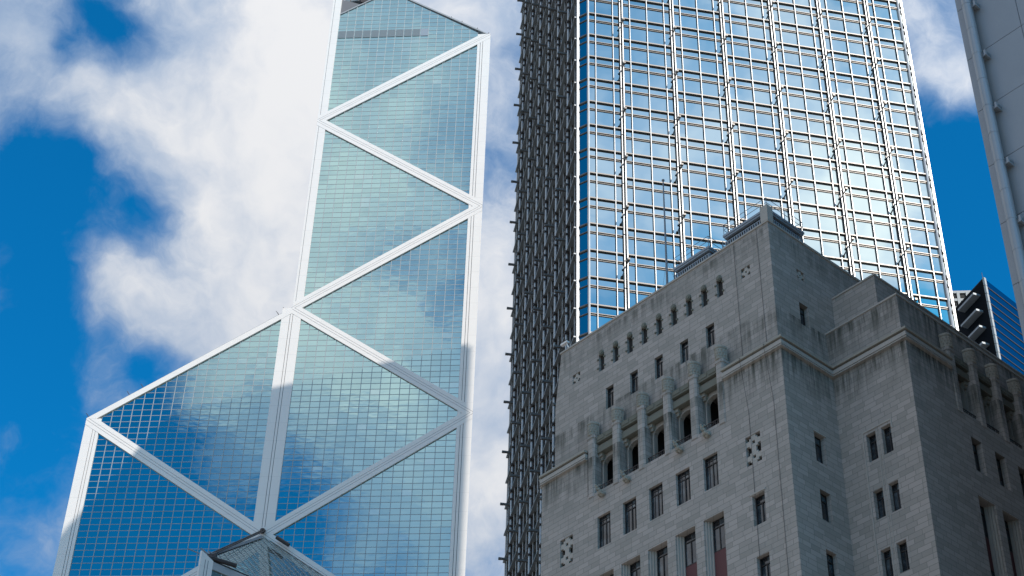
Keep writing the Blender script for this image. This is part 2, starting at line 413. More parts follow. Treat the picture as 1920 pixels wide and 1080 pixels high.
mg = MB(); mg.prism([(.42, 215.66), (.50, 215.66), (.50, 330), (.42, 330)], .28, .283, lambda a, b, h: GF(a, h, b)); mg.build('joint', M['groove'], o)
band('column', GF, 34.0, W2+.1, 0, 293.66, 34.93)
band('column', GF, -W2-.1, -34.0, 0, 189.66, -34.93)
def brace(s, zo, zc, G=GF, top=False):
    """brace from the O node at height zo to the corner node at height zc"""
    up = zc > zo
    sl = (zc-zo)/W2
    def strip(v0, v1):
        q = [(0, zo+v0), (W2+.1, zo+sl*(W2+.1)+v0), (W2+.1, zo+sl*(W2+.1)+v1), (0, zo+v1)]
        # mitre against the neighbouring brace at both nodes
        if up: q = clip(q, 0, -1, -zo); q = clip(q, 0, 1, zc)
        else: q = clip(q, 0, 1, zo); q = clip(q, 0, -1, -zc)
        return [(s*a, b) for a, b in q]
    mb = MB()
    for v0, v1 in ((-BT, -.34), (-.26, .26), (.34, BT)):
        q = strip(v0, v1)
        if len(q) > 2: mb.prism(q, .05, .31, lambda a, b, h: G(a, h, b))
    o = mb.build('brace', M['white'], boc)
    mg = MB()
    for v0, v1 in ((-.34, -.26), (.26, .34)):
        q = strip(v0, v1)
        if len(q) > 2: mg.prism(q, .06, .293, lambda a, b, h: G(a, h, b))
    mg.build('joint', M['groove'], o)
for zo in ZO:
    if zo <= 267.7: brace(1, zo, zo+H)
    if 111 < zo <= 267.7: brace(1, zo, zo-H)
    if zo < 215: brace(-1, zo, zo+H); brace(-1, zo, zo-H)
# slanted roof kerb of the left shaft
mb = MB()
q = [(0, 215.66-BT), (-W2-.1, 189.66-BT-.05), (-W2-.1, 189.66+.1), (0, 215.66+.1)]
q2 = clip(q, 0, -1, -189.66)
mb.prism(q2, -1.2, .32, lambda a, b, h: GF(a, h, b)); mb.build('roof_kerb', M['white'], boc)
mb = MB(); mb.quad((0, 0, 215.7), (-W2, 0, 189.7), (0, W2, 189.7)); mb.build('roof', M['boc_glass'], boc)
mb = MB(); mb.prism([(0, 215.95), (-W2-.1, 189.9), (-W2-.1, 190.0), (0, 216.05)], -.1, .1, lambda a, b, h: GF(a, h, b)); mb.build('roof_rail', M['railing'], boc)
# crown kerb
mb = MB()
for (a, b) in (((BW, 301.7), (13.0, 309.2)), ((13.0, 309.2), (36.6, 293.3))):
    mb.prism([(a[0], a[1]), (b[0], b[1]), (b[0], b[1]+.35), (a[0], a[1]+.35)], -1.0, .2, lambda x, z, h: GF(x, h, z))
mb.build('roof_kerb', M['bar'], boc)
mb = MB(); mb.prism([(13, 309.75), (34.5, 295.25), (34.5, 295.4), (13, 309.9)], -.3, -.1, lambda x, z, h: GF(x, h, z))
for i in range(14):
    u = 14+i*1.55; z = 309.55-(u-13)*.674; mb.box(u-.04, u+.04, .1, .2, z-.1, z+.3)
mb.build('roof_rail', M['rust'], boc)
mb = MB(); mb.quad((0, .5, 306), (13, .5, 309), (13, 20, 309), (0, 20, 306)); mb.quad((13, .5, 309), (36.7, .5, 293), (20, 17, 293), (13, 20, 309)); mb.build('roof', M['fascia'], boc)
# plant room glazing and machinery beside the mast column
mb = MB(); mb.box(2.1, 4.6, 2.5, 6, 299, 312); mb.build('plant_room', M['louvre'], boc)
mb = MB(); mb.tube((3.9, 1.0, 303.2), (3.6, 1.4, 309), .09); mb.tube((4.4, .8, 304), (7.6, 1.2, 308), .12); mb.tube((5.2, 1.2, 304.2), (5.2, 1.2, 307.3), .08)
mb.box(6.3, 8.6, .2, 1.6, 306.3, 307.4); mb.box(5.0, 5.8, .5, 1.3, 303.6, 304.6)
mb.build('window_cleaning_hoist', M['rust'], boc)
# louvre row
for i in range(11):
    u = BW+.06+i*PU; mb = MB(); mb.prism([(u+.10, 293.9), (u+PU-.12, 293.9), (u+PU-.12, 296.2), (u+.10, 296.2)], .02, .12, lambda a, b, h: GF(a, h, b))
    mb.build('louvre_panel', M['louvre'] if i != 10 else M['fascia'], boc)
# front wedge: columns, roof edges
mb = MB(); mb.box(-.3, 0, -W2-.3, -34.0, 0, 138.6); mb.prism([(-.3, 0), (BW, 0), (BW, 137.6), (-.3, 138.6)], 0, .28, lambda a, b, h: GO(a, h, b)); o = mb.build('column', M['white'], boc)
mg = MB()
for gg in (-34.65, -35.2): mg.box(-.306, -.3, gg-.05, gg+.05, 0, 137.9)
for gg in (.55, 1.05): mg.prism([(gg-.05, 0), (gg+.05, 0), (gg+.05, 137.3), (gg-.05, 137.3)], .28, .286, lambda a, b, h: GO(a, h, b))
mg.build('joint', M['groove'], o)
mb = MB(); mb.prism([(0, 163.66-BT), (W2, 137.66-BT), (W2, 137.66+.15), (0, 163.66+.15)], 0, .3, lambda a, b, h: GL(a, h, b)); mb.build('roof_kerb', M['white'], boc)
mb = MB(); mb.prism([(BW, 136.2), (50.05, 136.2), (50.05, 137.5), (BW, 137.5)], 0, .25, lambda a, b, h: GO(a, h, b)); mb.build('roof_kerb', M['bar'], boc)
mb = MB()
for e in ((rO, rC), (rO, rB)):
    dv = (e[1]-e[0]).normalized(); side = rn.cross(dv)
    if side.dot((rB+rC)/2-(e[0]+e[1])/2) < 0: side = -side
    a, b = e[0]+dv*1.0, e[1]-dv*.5
    mb.quad(a+rn*.10, b+rn*.10, b+side*.55+rn*.10, a+dv*1.5+side*.55+rn*.10)
mb.build('roof_border', M['fascia'], boc)
mb = MB()
a = rO+Vector((0, -.4, .9)); b = rC+Vector((0, 1.5, 1.0))
mb.tube(a, b, .13); mb.tube(a+Vector((.45, 0, -.1)), b+Vector((.45, 0, -.1)), .13); mb.ball(rO+Vector((0, -.6, .6)), .55)
mb.tube(rO+Vector((2.9, -1.3, -1.2)), rO+Vector((5.3, -1.4, -2.9)), .35)
o = mb.build('cleaning_rail', M['rust'], boc)
hoist = thing('window_cleaning_cradle', 'dark window-cleaning machine parked at the tip of the low glass roof', 'cradle', tuple(boc.matrix_basis @ rC), 94.723)
hoist.location = Vector(zh(-9.0637)*275.2)+Matrix.Rotation(R(90-94.723), 3, 'Z') @ rC
mb = MB(); mb.tube((-.2, .3, .45), (4.6, 3.6, .5), .38, n=6); mb.build('cradle', M['rust'], hoist)
mb = MB(); mb.box(.5, 1.8, 1.2, 3.0, .6, 1.3); mb.build('winch', M['rust'], hoist)
mb = MB()
for x, y in ((.3, 2.2), (1.4, 3.2)): mb.tube((x+.8, y, 1.1), (x-1.2, y-.4, 2.6), .14)
mb.tube((.2, .4, .5), (-2.4, -.2, 1.4), .1)
mb.build('jib', M['railing'], hoist)
# lightning rods on the slanted kerb
for u, dz in ((-29.5, 0), (-27.1, 0), (-36.6, 0), (-2.6, 0), (-1.3, 0)):
    z = 215.8+u*k; mb = MB(); mb.tube((u, .2, z), (u-.25, .2, z+.7), .1, .07); mb.tube((u-.25, .2, z+.7), (u-.7, .1, z+1.3), .07, .05); mb.build('lightning_rod', M['rust'], boc)
for u, z in ((33.7, 295.2), (36.3, 293.5), (27.6, 299.2), (30.1, 297.6)):
    mb = MB(); mb.tube((u, .1, z-.3), (u+.1, .1, z+1.0), .12, .08); mb.build('lightning_rod', M['rust'], boc)

# ================================================================== STEEL-MULLIONED TOWER
FL = 4.11; ZT = 175.56; CW = 44.3; CH = .94; CKTOP = 279.0
ck = thing('office_tower', 'square silver-blue glass tower with stainless steel mullions, rising behind the stone building', 'skyscraper', tuple(zh(3.25)*156), 80.6)
nfl = int((CKTOP-ZT)/FL); zl = [ZT+FL*i for i in range(-26, nfl+1)]      # thick beam heights
majors = [4.45+7*i for i in range(6)]
minors = [1.0, 3.33]+[m+dx for m in majors for dx in (1.2, 3.55, 5.9) if m+dx < 43.6]
minors = [m for m in minors]+[43.25] if 43.2 not in minors else minors
minors = sorted(set(round(m, 2) for m in minors)); minors = [m for i, m in enumerate(minors) if i == 0 or m-minors[i-1] > .5]
def Gr(u, d, z): return (u, -d, z)
def Gl(u, d, z): return (-CH-d, CW+CH-u, z)          # u runs towards the viewer-side chamfer
def Gr2(u, d, z): return (CW+CH+d, CH+u, z)
def Gb(u, d, z): return (CW-u, CW+2*CH+d, z)
made = {}
ckpanes = []
def ck_face(G, name, detail):
    dq = {'r': -.33, 'l': -.22, 's': -.2}[name]
    edges = sorted([0, CW]+minors+[m for m in majors])
    for z in zl:
        for i in range(len(edges)-1):
            a, b = edges[i], edges[i+1]
            for z0, z1 in ((z-FL, z-1.26), (z-1.26, z)):
                ckpanes.append((G, a, b, z0, z1))
    for x in majors:
        mb = MB()
        mb.box(x-.24, x-.13, .62+dq, .76+dq, 0, CKTOP, G)
        # wide rounded tube
        mb.prism([(x+.04, .62+dq), (x+.26, .62+dq), (x+.26, .74+dq), (x+.21, .85+dq), (x+.09, .85+dq), (x+.04, .74+dq)], 0, CKTOP, lambda a, b, h: G(a, b, h))
        o = mb.build('double_mullion', M['steel'], ck)
        mg = MB(); mg.box(x-.22, x-.15, .05, .62+dq, 0, CKTOP, G); mg.box(x+.08, x+.28, .05, .62+dq, 0, CKTOP, G)
        for z in zl: mg.box(x-.25, x+.35, .04, .84+dq, z-1.27, z-1.23, G)
        if name == 'l':
            for z in zl: mg.box(x-.34, x+.44, .04, .95+dq, z-.30, z+.05, G); mg.box(x-.30, x+.40, .04, .90+dq, z-1.45, z-1.23, G)
        mg.build('joint', M['rust'], o)
        for j, z in enumerate(zl):
            if j % 2: continue
            mb = MB()
            zb = z-2.06
            mb.box(x-.42, x-.25, .3, .62+dq, zb-.22, zb+.1, G)
            mb.box(x-.12, x+.0, .6+dq, 1.7, zb-.06, zb+.06, G)
            mb.box(x-.22, x+.08, 1.55, 1.92, zb-.15, zb+.12, G)
            if name == 'l': mb.box(x-.2, x+.1, .6+dq, 1.6, zb-.13, zb+.11, G)
            mb.build('lamp_bracket', M['beam'], o)
    for x in minors:
        mb = MB(); mb.prism([(x-.06, .22), (x+.06, .22), (x+.06, .27), (x+.03, .30), (x-.03, .30), (x-.06, .27)], 0, CKTOP, lambda a, b, h: G(a, b, h)); o = mb.build('mullion', M['steel'], ck)
        mb = MB(); mb.box(x-.04, x+.04, .03, .22, 0, CKTOP, G); mb.build('web', M['web'], o)
    for z in zl:
        mb = MB(); mb.box(0, CW, .02, .25 if name != 'l' else .62, z-.09, z+.09, G); mb.build('transom', M['beam' if name != 'l' else 'fin'], ck)
        mb = MB(); mb.box(0, CW, .02, .20, z-1.26-.05, z-1.26+.05, G); o = mb.build('transom', M['beam'], ck); mb = MB(); mb.box(0, CW, .02, .12, z-1.26-.24, z-1.26-.17, G); mb.build('drip_rail', M['beam'], o)
    for x in (0, CW):
        mb = MB(); mb.prism([(x-.12, .0), (x+.12, .0), (x+.12, .3), (x, .36), (x-.12, .3)], 0, CKTOP, lambda a, b, h: G(a, b, h)); mb.build('corner_mullion', M['steel'], ck)
ck_face(Gr, 'r', True); ck_face(Gl, 'l', True); ck_face(Gr2, 's', True)
# chamfered corners: glass plus transoms
c45 = math.sqrt(.5)
def chamfer(P, Q):
    P = Vector(P); Q = Vector(Q); e = (Q-P); L = e.length; e.normalize(); n = Vector((e.y, -e.x, 0))
    G = lambda u, d, z: tuple(P+e*u+n*d+Vector((0, 0, z)))
    for z in zl:
        for z0, z1 in ((z-FL, z-1.26), (z-1.26, z)): ckpanes.append((G, 0, L, z0, z1))
        mb = MB(); mb.box(.1, L-.1, .02, .18, z-.09, z+.09, G); mb.build('transom', M['beam'], ck)
        mb = MB(); mb.box(.1, L-.1, .02, .14, z-1.31, z-1.21, G); mb.build('transom', M['beam'], ck)
chamfer((-CH, CH, 0), (0, 0, 0)); chamfer((CW, 0, 0), (CW+CH, CH, 0))
def ckshow(q):
    G, a, b, z0, z1 = q
    return G is Gr and 135 < z0 < 178 and z1-z0 > 2 and b-a > 2
bigs = sorted([q for q in ckpanes if ckshow(q)], key=lambda q: q[3])[:100]; ids = set(id(q) for q in bigs)
def ckq(mb, q):
    G, a, b, z0, z1 = q; e = [random.gauss(0, .0006) for _ in range(2)]; cx = (a+b)/2; cz = (z0+z1)/2
    mb.quad(*[G(u, .02+(u-cx)*e[0]+(z-cz)*e[1], z) for u, z in ((a, z0), (b, z0), (b, z1), (a, z1))])
for q in bigs: mb = MB(); ckq(mb, q); mb.build('window_pane', M['ck_glass'], ck)
mb = MB()
for q in ckpanes:
    if id(q) not in ids: ckq(mb, q)
mb.build('window_pane', M['ck_glass'], ck, kind='stuff')
mb = MB(); pl = [(0, .03), (CW, .03), (CW+CH-.03, CH), (CW+CH-.03, CW+CH), (CW, CW+2*CH), (0, CW+2*CH), (-CH+.03, CW+CH), (-CH+.03, CH)]
mb.prism(pl, 0, CKTOP, lambda a, b, h: (a, b, h)); mb.build('core', M['bar'], ck)

# ================================================================== OLD STONE BUILDING
BK = zh(11.067)*82
bank = thing('stone_building', 'old grey granite office building with setbacks, carved piers and gargoyles, in shade at lower right', 'building', tuple(BK), 139.65)
def Ff(y0): return lambda u, d, z: (u, y0-d, z)       # faces looking -y
def Fs(x0): return lambda u, d, z: (x0+d, u, z)       # faces looking +x
def wall(mb, G, u0, u1, z0, z1, holes=(), depth=.35):
    us = sorted(set([u0, u1]+[h[i] for h in holes for i in (0, 1)])); zs = sorted(set([z0, z1]+[h[i] for h in holes for i in (2, 3)]))
    us = [u for u in us if u0 <= u <= u1]; zs = [z for z in zs if z0 <= z <= z1]
    for i in range(len(us)-1):
        for j in range(len(zs)-1):
            cu = (us[i]+us[i+1])/2; cz = (zs[j]+zs[j+1])/2
            if any(h[0] < cu < h[1] and h[2] < cz < h[3] for h in holes): continue
            mb.quad(G(us[i], 0, zs[j]), G(us[i+1], 0, zs[j]), G(us[i+1], 0, zs[j+1]), G(us[i], 0, zs[j+1]))
    for h in holes:
        a, b, c, d = h[:4]; dp = h[4] if len(h) > 4 else depth
        mb.quad(G(a, 0, c), G(a, -dp, c), G(a, -dp, d), G(a, 0, d)); mb.quad(G(b, 0, c), G(b, 0, d), G(b, -dp, d), G(b, -dp, c))
        mb.quad(G(a, 0, d), G(a, -dp, d), G(b, -dp, d), G(b, 0, d)); mb.quad(G(a, 0, c), G(b, 0, c), G(b, -dp, c), G(a, -dp, c))
def window(G, a, b, c, d, dp=.35, style='cross', label=None):
    fw = .055
    mb = MB(); q = -dp
    def bx(u0, u1, z0, z1, t=.06): mb.box(u0, u1, q+.002, q+t, z0, z1, G)
    bx(a, a+fw, c, d); bx(b-fw, b, c, d); bx(a+fw, b-fw, d-fw, d); bx(a+fw, b-fw, c, c+fw)
    w = b-a; h = d-c
    zt = c+h*.76
    bx(a+fw, b-fw, zt-.03, zt+.03, .055)
    bx((a+b)/2-.03, (a+b)/2+.03, c+fw, zt-.03, .055)
    if style == 'lattice':
        for i in (1, 2, 3): u = a+w*i/4; bx(u-.012, u+.012, zt+.03, d-fw, .04)
        bx(a+fw, b-fw, (zt+d)/2-.012, (zt+d)/2+.012, .045)
        for i in (.25, .75): bx(a+w*i-.012, a+w*i+.012, c+fw, zt-.03, .045)
    o = mb.build('window', M['bronze'], bank, label=label)
    pn = MB(); e = random.gauss(0, .02); e2_ = random.gauss(0, .02)
    mids = [(a, (a+b)/2), ((a+b)/2, b)]
    for u0, u1 in mids:
        e = random.gauss(0, .012)
        for z0, z1 in ((c, zt), (zt, d)): pn.quad(G(u0, q+.008+e*(u1-u0), z0), G(u1, q+.008, z0), G(u1, q+.008, z1), G(u0, q+.008+e*(u1-u0), z1))
    pn.build('pane', M['win_glass'], o)
def lattice(G, a, b, c, d, n, dp=.28):
    """carved stone fret of linked squares in front of a dark recess"""
    w = (b-a); cell = w
    mb = MB(); s = w/7
    hh = (d-c)/n
    for i in range(n):
        z0 = c+i*hh; cx = (a+b)/2; cz = z0+hh/2; t_ = s*1.05
        r_ = w*.27; q0, q1 = -.2, -.04
        mb.box(cx-r_, cx+r_, q0, q1, cz+r_*.35, cz+r_, G); mb.box(cx-r_, cx+r_, q0, q1, cz-r_, cz-r_*.35, G)
        mb.box(cx-r_, cx-r_*.35, q0, q1-.003, cz-r_*.35, cz+r_*.35, G); mb.box(cx+r_*.35, cx+r_, q0, q1-.003, cz-r_*.35, cz+r_*.35, G)
        for sx, sz in ((1, 0), (-1, 0), (0, 1), (0, -1)):
            ex = cx+sx*(r_+(w/2-r_)/2); ez = cz+sz*(r_+(hh/2-r_)/2)
            hx = (w/2-r_)/2 if sx else t_; hz = (hh/2-r_)/2 if sz else t_
            mb.box(ex-hx, ex+hx, q0, q1-.006, ez-hz, ez+hz, G)
    mb.build('stone_fret', M['trim'], bank)
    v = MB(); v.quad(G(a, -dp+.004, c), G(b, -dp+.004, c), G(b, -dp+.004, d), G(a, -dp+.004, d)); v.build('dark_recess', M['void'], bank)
def slot(G, cx, z0=70.35):
    a, b, c, d = cx-.25, cx+.25, z0, z0+1.42
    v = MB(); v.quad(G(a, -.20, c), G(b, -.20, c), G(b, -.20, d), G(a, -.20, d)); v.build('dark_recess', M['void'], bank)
    mb = MB()
    n = 12
    P = [(cx+.21*math.cos(2*math.pi*i/n), z0+1.47+.21*math.sin(2*math.pi*i/n)) for i in range(n)]
    mb.prism(P, -.1, .07, lambda a_, b_, h: G(a_, h, b_))
    P2 = [(cx+.14*math.cos(2*math.pi*i/n), z0+1.47+.14*math.sin(2*math.pi*i/n)) for i in range(n)]
    mb.prism(P2, .07, .12, lambda a_, b_, h: G(a_, h, b_))
    for sx in (-1, 1):
        for zz in (z0+1.0, z0+.28): mb.box(cx+sx*.31-.06, cx+sx*.31+.06, -.02, .09, zz-.05, zz+.05, G)
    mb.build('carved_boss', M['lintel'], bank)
PIT = 2.24
def pier(G, c, zb=60.35):
    mb = MB()
    P = [(c-.31, -.65), (c-.31, -.05), (c-.20, .05), (c+.20, .05), (c+.31, -.05), (c+.31, -.65)]
    mb.prism(P, zb, 64.98, lambda a, b, h: G(a, b, h)); mb.prism([(c-.35, -.64), (c-.35, -.03), (c-.23, .09), (c+.23, .09), (c+.35, -.03), (c+.35, -.64)], 64.76, 64.98+.004, lambda a, b, h: G(a, b, h))
    o = mb.build('pier', M['stone'], bank)
    cp = MB(); n = 9
    def ring(r_, z): return [G(c+r_*.88*math.cos(math.pi*i/(n-1)), -.40+(r_+.14)*math.sin(math.pi*i/(n-1)), z) for i in range(n)]
    prof = [(.40, 64.98), (.45, 65.02), (.45, 65.08), (.41, 65.11), (.43, 65.4), (.44, 65.62), (.41, 65.80), (.46, 65.84), (.46, 65.93), (.38, 66.05), (.22, 66.12)]
    rings = [ring(a_, z) for a_, z in prof]
    for i in range(len(rings)-1):
        for j in range(n-1): cp.quad(rings[i][j], rings[i][j+1], rings[i+1][j+1], rings[i+1][j])
    cp.quad(*rings[-1]); cp.quad(*rings[0])
    # cloud-scroll carving as raised knobs
    for z in (65.25, 65.45, 65.65):
        for i in range(1, 8):
            th = math.pi*(i+(.5 if z == 65.45 else 0))/8
            q = G(c+.37*math.cos(th), -.40+.56*math.sin(th), z); cp.ball(q, .06, 6, 1.0)
    cp.build('capital', M['carve'], o)
def bay(G, c, L=None):
    """recessed bay between two piers, c = centre"""
    hw_ = PIT/2-.31; a, b = c-hw_, c+hw_
    mb = MB()
    back = -.74
    ow = .64; zs_, za = 60.75, 62.9
    # back wall with pointed-arch opening
    n = 8; arch = []
    for i in range(n+1):
        th = math.pi*i/n; arch.append((c-ow*math.cos(th), za+.42*math.sin(th)))
    mb.quad(G(a, back, 60.5), G(c-ow, back, 60.5), G(c-ow, back, 64.2), G(a, back, 64.2)); mb.quad(G(c+ow, back, 60.5), G(b, back, 60.5), G(b, back, 64.2), G(c+ow, back, 64.2))
    for i in range(n):
        P, Q = arch[i], arch[i+1]; mb.quad(G(P[0], back, P[1]), G(Q[0], back, Q[1]), G(Q[0], back, 64.2), G(P[0], back, 64.2))
        mb.quad(G(P[0], back, P[1]), G(Q[0], back, Q[1]), G(Q[0], back-.25, Q[1]), G(P[0], back-.25, P[1]))
    for s_ in (-1, 1): mb.quad(G(c+s_*ow, back, 60.5), G(c+s_*ow, back, za), G(c+s_*ow, back-.25, za), G(c+s_*ow, back-.25, 60.5))
    mb.quad(G(a, -.0, 60.52), G(b, -.0, 60.52), G(b, back-.25, 60.52), G(a, back-.25, 60.52))
    mb.quad(G(a, -.3, 64.2), G(b, -.3, 64.2), G(b, back, 64.2), G(a, back, 64.2))
    for u in (a, b): mb.quad(G(u, -.6, 60.5), G(u, back, 60.5), G(u, back, 64.2), G(u, -.6, 64.2))
    # arch moulding
    for i in range(n):
        P, Q = arch[i], arch[i+1]
        pr = lambda q, k_: (c+(q[0]-c)*k_, za+(q[1]-za)*k_)
        mb.prism([P, Q, pr(Q, 1.12), pr(P, 1.12)], back+.002, back+.09, lambda a_, b_, h: G(a_, h, b_))
    for s_ in (-1, 1): mb.prism([(c+s_*ow, 60.75), (c+s_*ow*1.12, 60.75), (c+s_*ow*1.12, za), (c+s_*ow, za)], back+.002, back+.09, lambda a_, b_, h: G(a_, h, b_))
    o = mb.build('arched_bay', M['trim'], bank)
    li = MB(); li.box(a, b, -.62, -.18, 64.36, 64.86, G); li.box(a, b, -.66, -.25, 63.62, 64.12, G); li.box(a, b, -.7, -.45, 64.12, 64.36, G)
    li.box(a+.12, c-.08, -.18, -.14, 64.5, 64.76, G); li.box(c+.08, b-.12, -.18, -.14, 64.5, 64.76, G)
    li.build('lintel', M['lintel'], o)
    for s_ in (-1, 1):
        cb = MB(); e = c+s_*(hw_-.14)
        cb.box(e-.14, e+.14, -.82, -.40, 63.40, 63.62, G); cb.box(e-.12, e+.12, -.82, -.52, 63.16, 63.40, G); cb.box(e-.09, e+.09, -.82, -.66, 62.98, 63.16, G)
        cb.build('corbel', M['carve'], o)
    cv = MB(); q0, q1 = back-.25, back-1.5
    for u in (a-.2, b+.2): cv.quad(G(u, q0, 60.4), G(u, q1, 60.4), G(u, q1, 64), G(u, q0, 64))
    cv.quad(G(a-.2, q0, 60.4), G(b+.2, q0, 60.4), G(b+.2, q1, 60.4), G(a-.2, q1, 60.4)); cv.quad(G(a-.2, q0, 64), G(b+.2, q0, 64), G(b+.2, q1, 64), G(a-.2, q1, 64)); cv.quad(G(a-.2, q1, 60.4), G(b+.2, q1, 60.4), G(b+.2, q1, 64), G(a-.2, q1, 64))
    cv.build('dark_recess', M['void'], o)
    pn = MB(); pn.quad(G(c-ow, q1+.2, 60.5), G(c+ow, q1+.2, 60.5), G(c+ow, q1+.2, 63.5), G(c-ow, q1+.2, 63.5)); pn.build('pane', M['win_glass'], o)
    gr = MB(); z0 = 60.55
    gr.box(a, b, -.28, -.24, z0+.5, z0+.54, G); gr.box(a, b, -.28, -.24, z0+.02, z0+.05, G)
    for i in range(9): u = a+(b-a)*(i+.5)/9; gr.box(u-.012, u+.012, -.27, -.25, z0+.05, z0+.5, G)
    for i in range(4):
        u = a+(b-a)*(i+.5)/4
        for j in range(8):
            t0, t1 = 2*math.pi*j/8, 2*math.pi*(j+1)/8
            gr.tube(G(u+.13*math.cos(t0), -.26, z0+.27+.16*math.sin(t0)), G(u+.13*math.cos(t1), -.26, z0+.27+.16*math.sin(t1)), .018, n=4)
    gr.build('iron_grille', M['rust'], o)
def gargoyle(G, c):
    mb = MB()
    for (d, z, rr, sz) in ((0.0, 60.12, .19, 1.3), (.16, 60.08, .20, 1.15), (.32, 60.12, .18, 1.0), (.46, 60.24, .15, .9), (.56, 60.38, .13, .8)): mb.ball(G(c, d, z), rr, 8, sz)
    mb.ball(G(c, .66, 60.46), .09, 6, .8)                 # snout
    mb.tube(G(c, .50, 60.16), G(c, .70, 60.22), .07, .04, 6)     # lower jaw
    for s_ in (-1, 1):
        mb.ball(G(c+s_*.12, .48, 60.50), .06, 6); mb.tube(G(c+s_*.1, .42, 60.48), G(c+s_*.16, .30, 60.62), .04, .01, 5)
        mb.tube(G(c+s_*.16, .1, 59.95), G(c+s_*.17, .38, 59.98), .075, .05, 6)
    mb.build('gargoyle', M['carve'], bank, smooth=True)

LF, UFc, SF, USF = Ff(0), Ff(.65), Fs(0), Fs(-.65)
wc = [-14.91+PIT*i for i in range(5)]
holes = [(c-.57, c+.57, 56.4, 58.67) for c in wc]+[(c-.79, c+.79, 44.0, 54.52, .55) for c in wc]
holes += [(-16.34, -4.52, 60.52, 63.3, .02)]
holes += [(-3.2, -2.07, 56.5, 58.48, .3), (-18.85, -17.7, 56.5, 58.45, .3)]
holes += [(-3.0, -2.08, z, z+1.95) for z in (52.5, 48.6)]+[(-18.75, -17.8, z, z+1.95) for z in (52.5, 48.6)]
mb = MB(); wall(mb, LF, -20.65, 0, 0, 63.3, holes)
# front tower side, lower
h2 = [(2.27, 3.16, z, z+1.97) for z in (56.47, 52.63, 48.79)]
wall(mb, SF, 0, 4.6, 0, 63.3, h2)
# second mass
F2 = Ff(4.6)
h3 = [(1.86, 2.52, z, z+1.85) for z in (56.5, 52.72, 48.94)]+[(2.94, 3.60, z, z+1.85) for z in (56.5, 52.72, 48.94)]
wall(mb, F2, 0, 5.42, 0, 63.3, h3)
# long side face
F3 = Fs(5.42)
npier = 12; p0 = 9.1
wc3 = [p0+PIT*(i+.5) for i in range(npier-1)]
h4 = [(p0-.31, p0+PIT*(npier-1)+.31, 60.52, 63.3, .02)]+[(c-.5, c+.5, 56.65, 58.95, .45) for c in wc3]+[(c-.8, c+.8, 44, 54.85, .7) for c in wc3]
wall(mb, F3, 4.6, 60, 0, 63.3, h4)
# back and left closing walls, ledge tops
mb.quad((-20.65, 0, 0), (-20.65, 60, 0), (-20.65, 60, 63.3), (-20.65, 0, 63.3)); mb.quad((-20.65, 60, 0), (5.42, 60, 0), (5.42, 60, 63.3), (-20.65, 60, 63.3))
mb.quad((-20.65, 1.1, 63.8), (-.7, 1.1, 63.8), (-.7, 60, 63.8), (-20.65, 60, 63.8))
mb.build('wall', M['stone'], bank)
# upper tower
mb = MB()
sl9 = [-15.64+1.3388*i for i in range(9)]
hu = [(c-.36, c+.36, 67.0, 68.68, .26) for c in wc]+[(c-.25, c+.25, 70.35, 71.75, .22) for c in sl9]+[(-18.46, -17.72, 70.66, 71.42, .3), (-3.12, -2.38, 70.66, 71.42, .3)]
wall(mb, UFc, -16.34, -4.52, 64.87, 73.85, [h for h in hu if -16.34 < h[0] < -4.52])
wall(mb, UFc, -19.6, -16.34, 63.8, 73.85, [h for h in hu if h[0] < -16.34]); wall(mb, UFc, -4.52, -.65, 63.8, 73.85, [h for h in hu if h[0] > -4.52])
mb.quad((-19.6, .65, 63.8), (-20.15, .65, 63.8), (-20.15, .65, 69.6), (-19.6, .65, 73.85))
mb.quad((-20.15, .65, 63.8), (-20.15, 40, 63.8), (-20.15, 40, 69.6), (-20.15, .65, 69.6)); mb.quad((-20.15, .65, 69.6), (-20.15, 40, 69.6), (-19.6, 40, 73.85), (-19.6, .65, 73.85))
wall(mb, USF, .65, 26, 63.8, 73.85, [(2.95, 3.77, 67.0, 68.68, .4), (3.04, 3.72, 70.68, 71.38, .3)])
mb.quad((-19.6, 26, 63.8), (-.65, 26, 63.8), (-.65, 26, 73.85), (-19.6, 26, 73.85)); mb.quad((-19.6, .95, 73.3), (-.95, .95, 73.3), (-.95, 26, 73.3), (-19.6, 26, 73.3))
mb.quad((-19.3, .95, 73.3), (-.95, .95, 73.3), (-.95, .95, 73.85), (-19.3, .95, 73.85)); mb.quad((-.95, .95, 73.3), (-.95, 26, 73.3), (-.95, 26, 73.85), (-.95, .95, 73.85))
mb.build('tower_wall', M['stone'], bank)
mb = MB(); mb.box(-19.68, -.57, .57, .98, 73.85, 73.97); mb.box(-.98, -.57, .981, 26, 73.85, 73.97); mb.build('coping', M['trim'], bank)
# setback blocks over the second mass
mb = MB(); F2u, F3u = Ff(5.25), Fs(4.8)
wall(mb, F2u, -.65, 4.8, 63.8, 67.3); wall(mb, F3u, 5.25, 60, 63.8, 67.3)
mb.quad((-.65, 5.25, 67.25), (4.8, 5.25, 67.25), (4.8, 60, 67.25), (-.65, 60, 67.25))
wall(mb, Ff(6.3), -.65, 2.7, 67.2, 70.65); wall(mb, Fs(2.7), 6.3, 60, 67.2, 70.65)
mb.quad((-.65, 6.3, 70.6), (2.7, 6.3, 70.6), (2.7, 60, 70.6), (-.65, 60, 70.6)); mb.quad((-.65, 60, 63), (4.8, 60, 63), (4.8, 60, 67.3), (-.65, 60, 67.3))
mb.build('setback_wall', M['stone'], bank)
mb = MB(); mb.box(-.65, 4.86, 5.19, 5.5, 67.3, 67.42); mb.box(4.5, 4.86, 5.501, 60, 67.3, 67.42); mb.box(-.65, 2.76, 6.24, 6.5, 70.65, 70.77); mb.box(2.45, 2.76, 6.501, 60, 70.65, 70.77); mb.build('coping', M['trim'], bank)
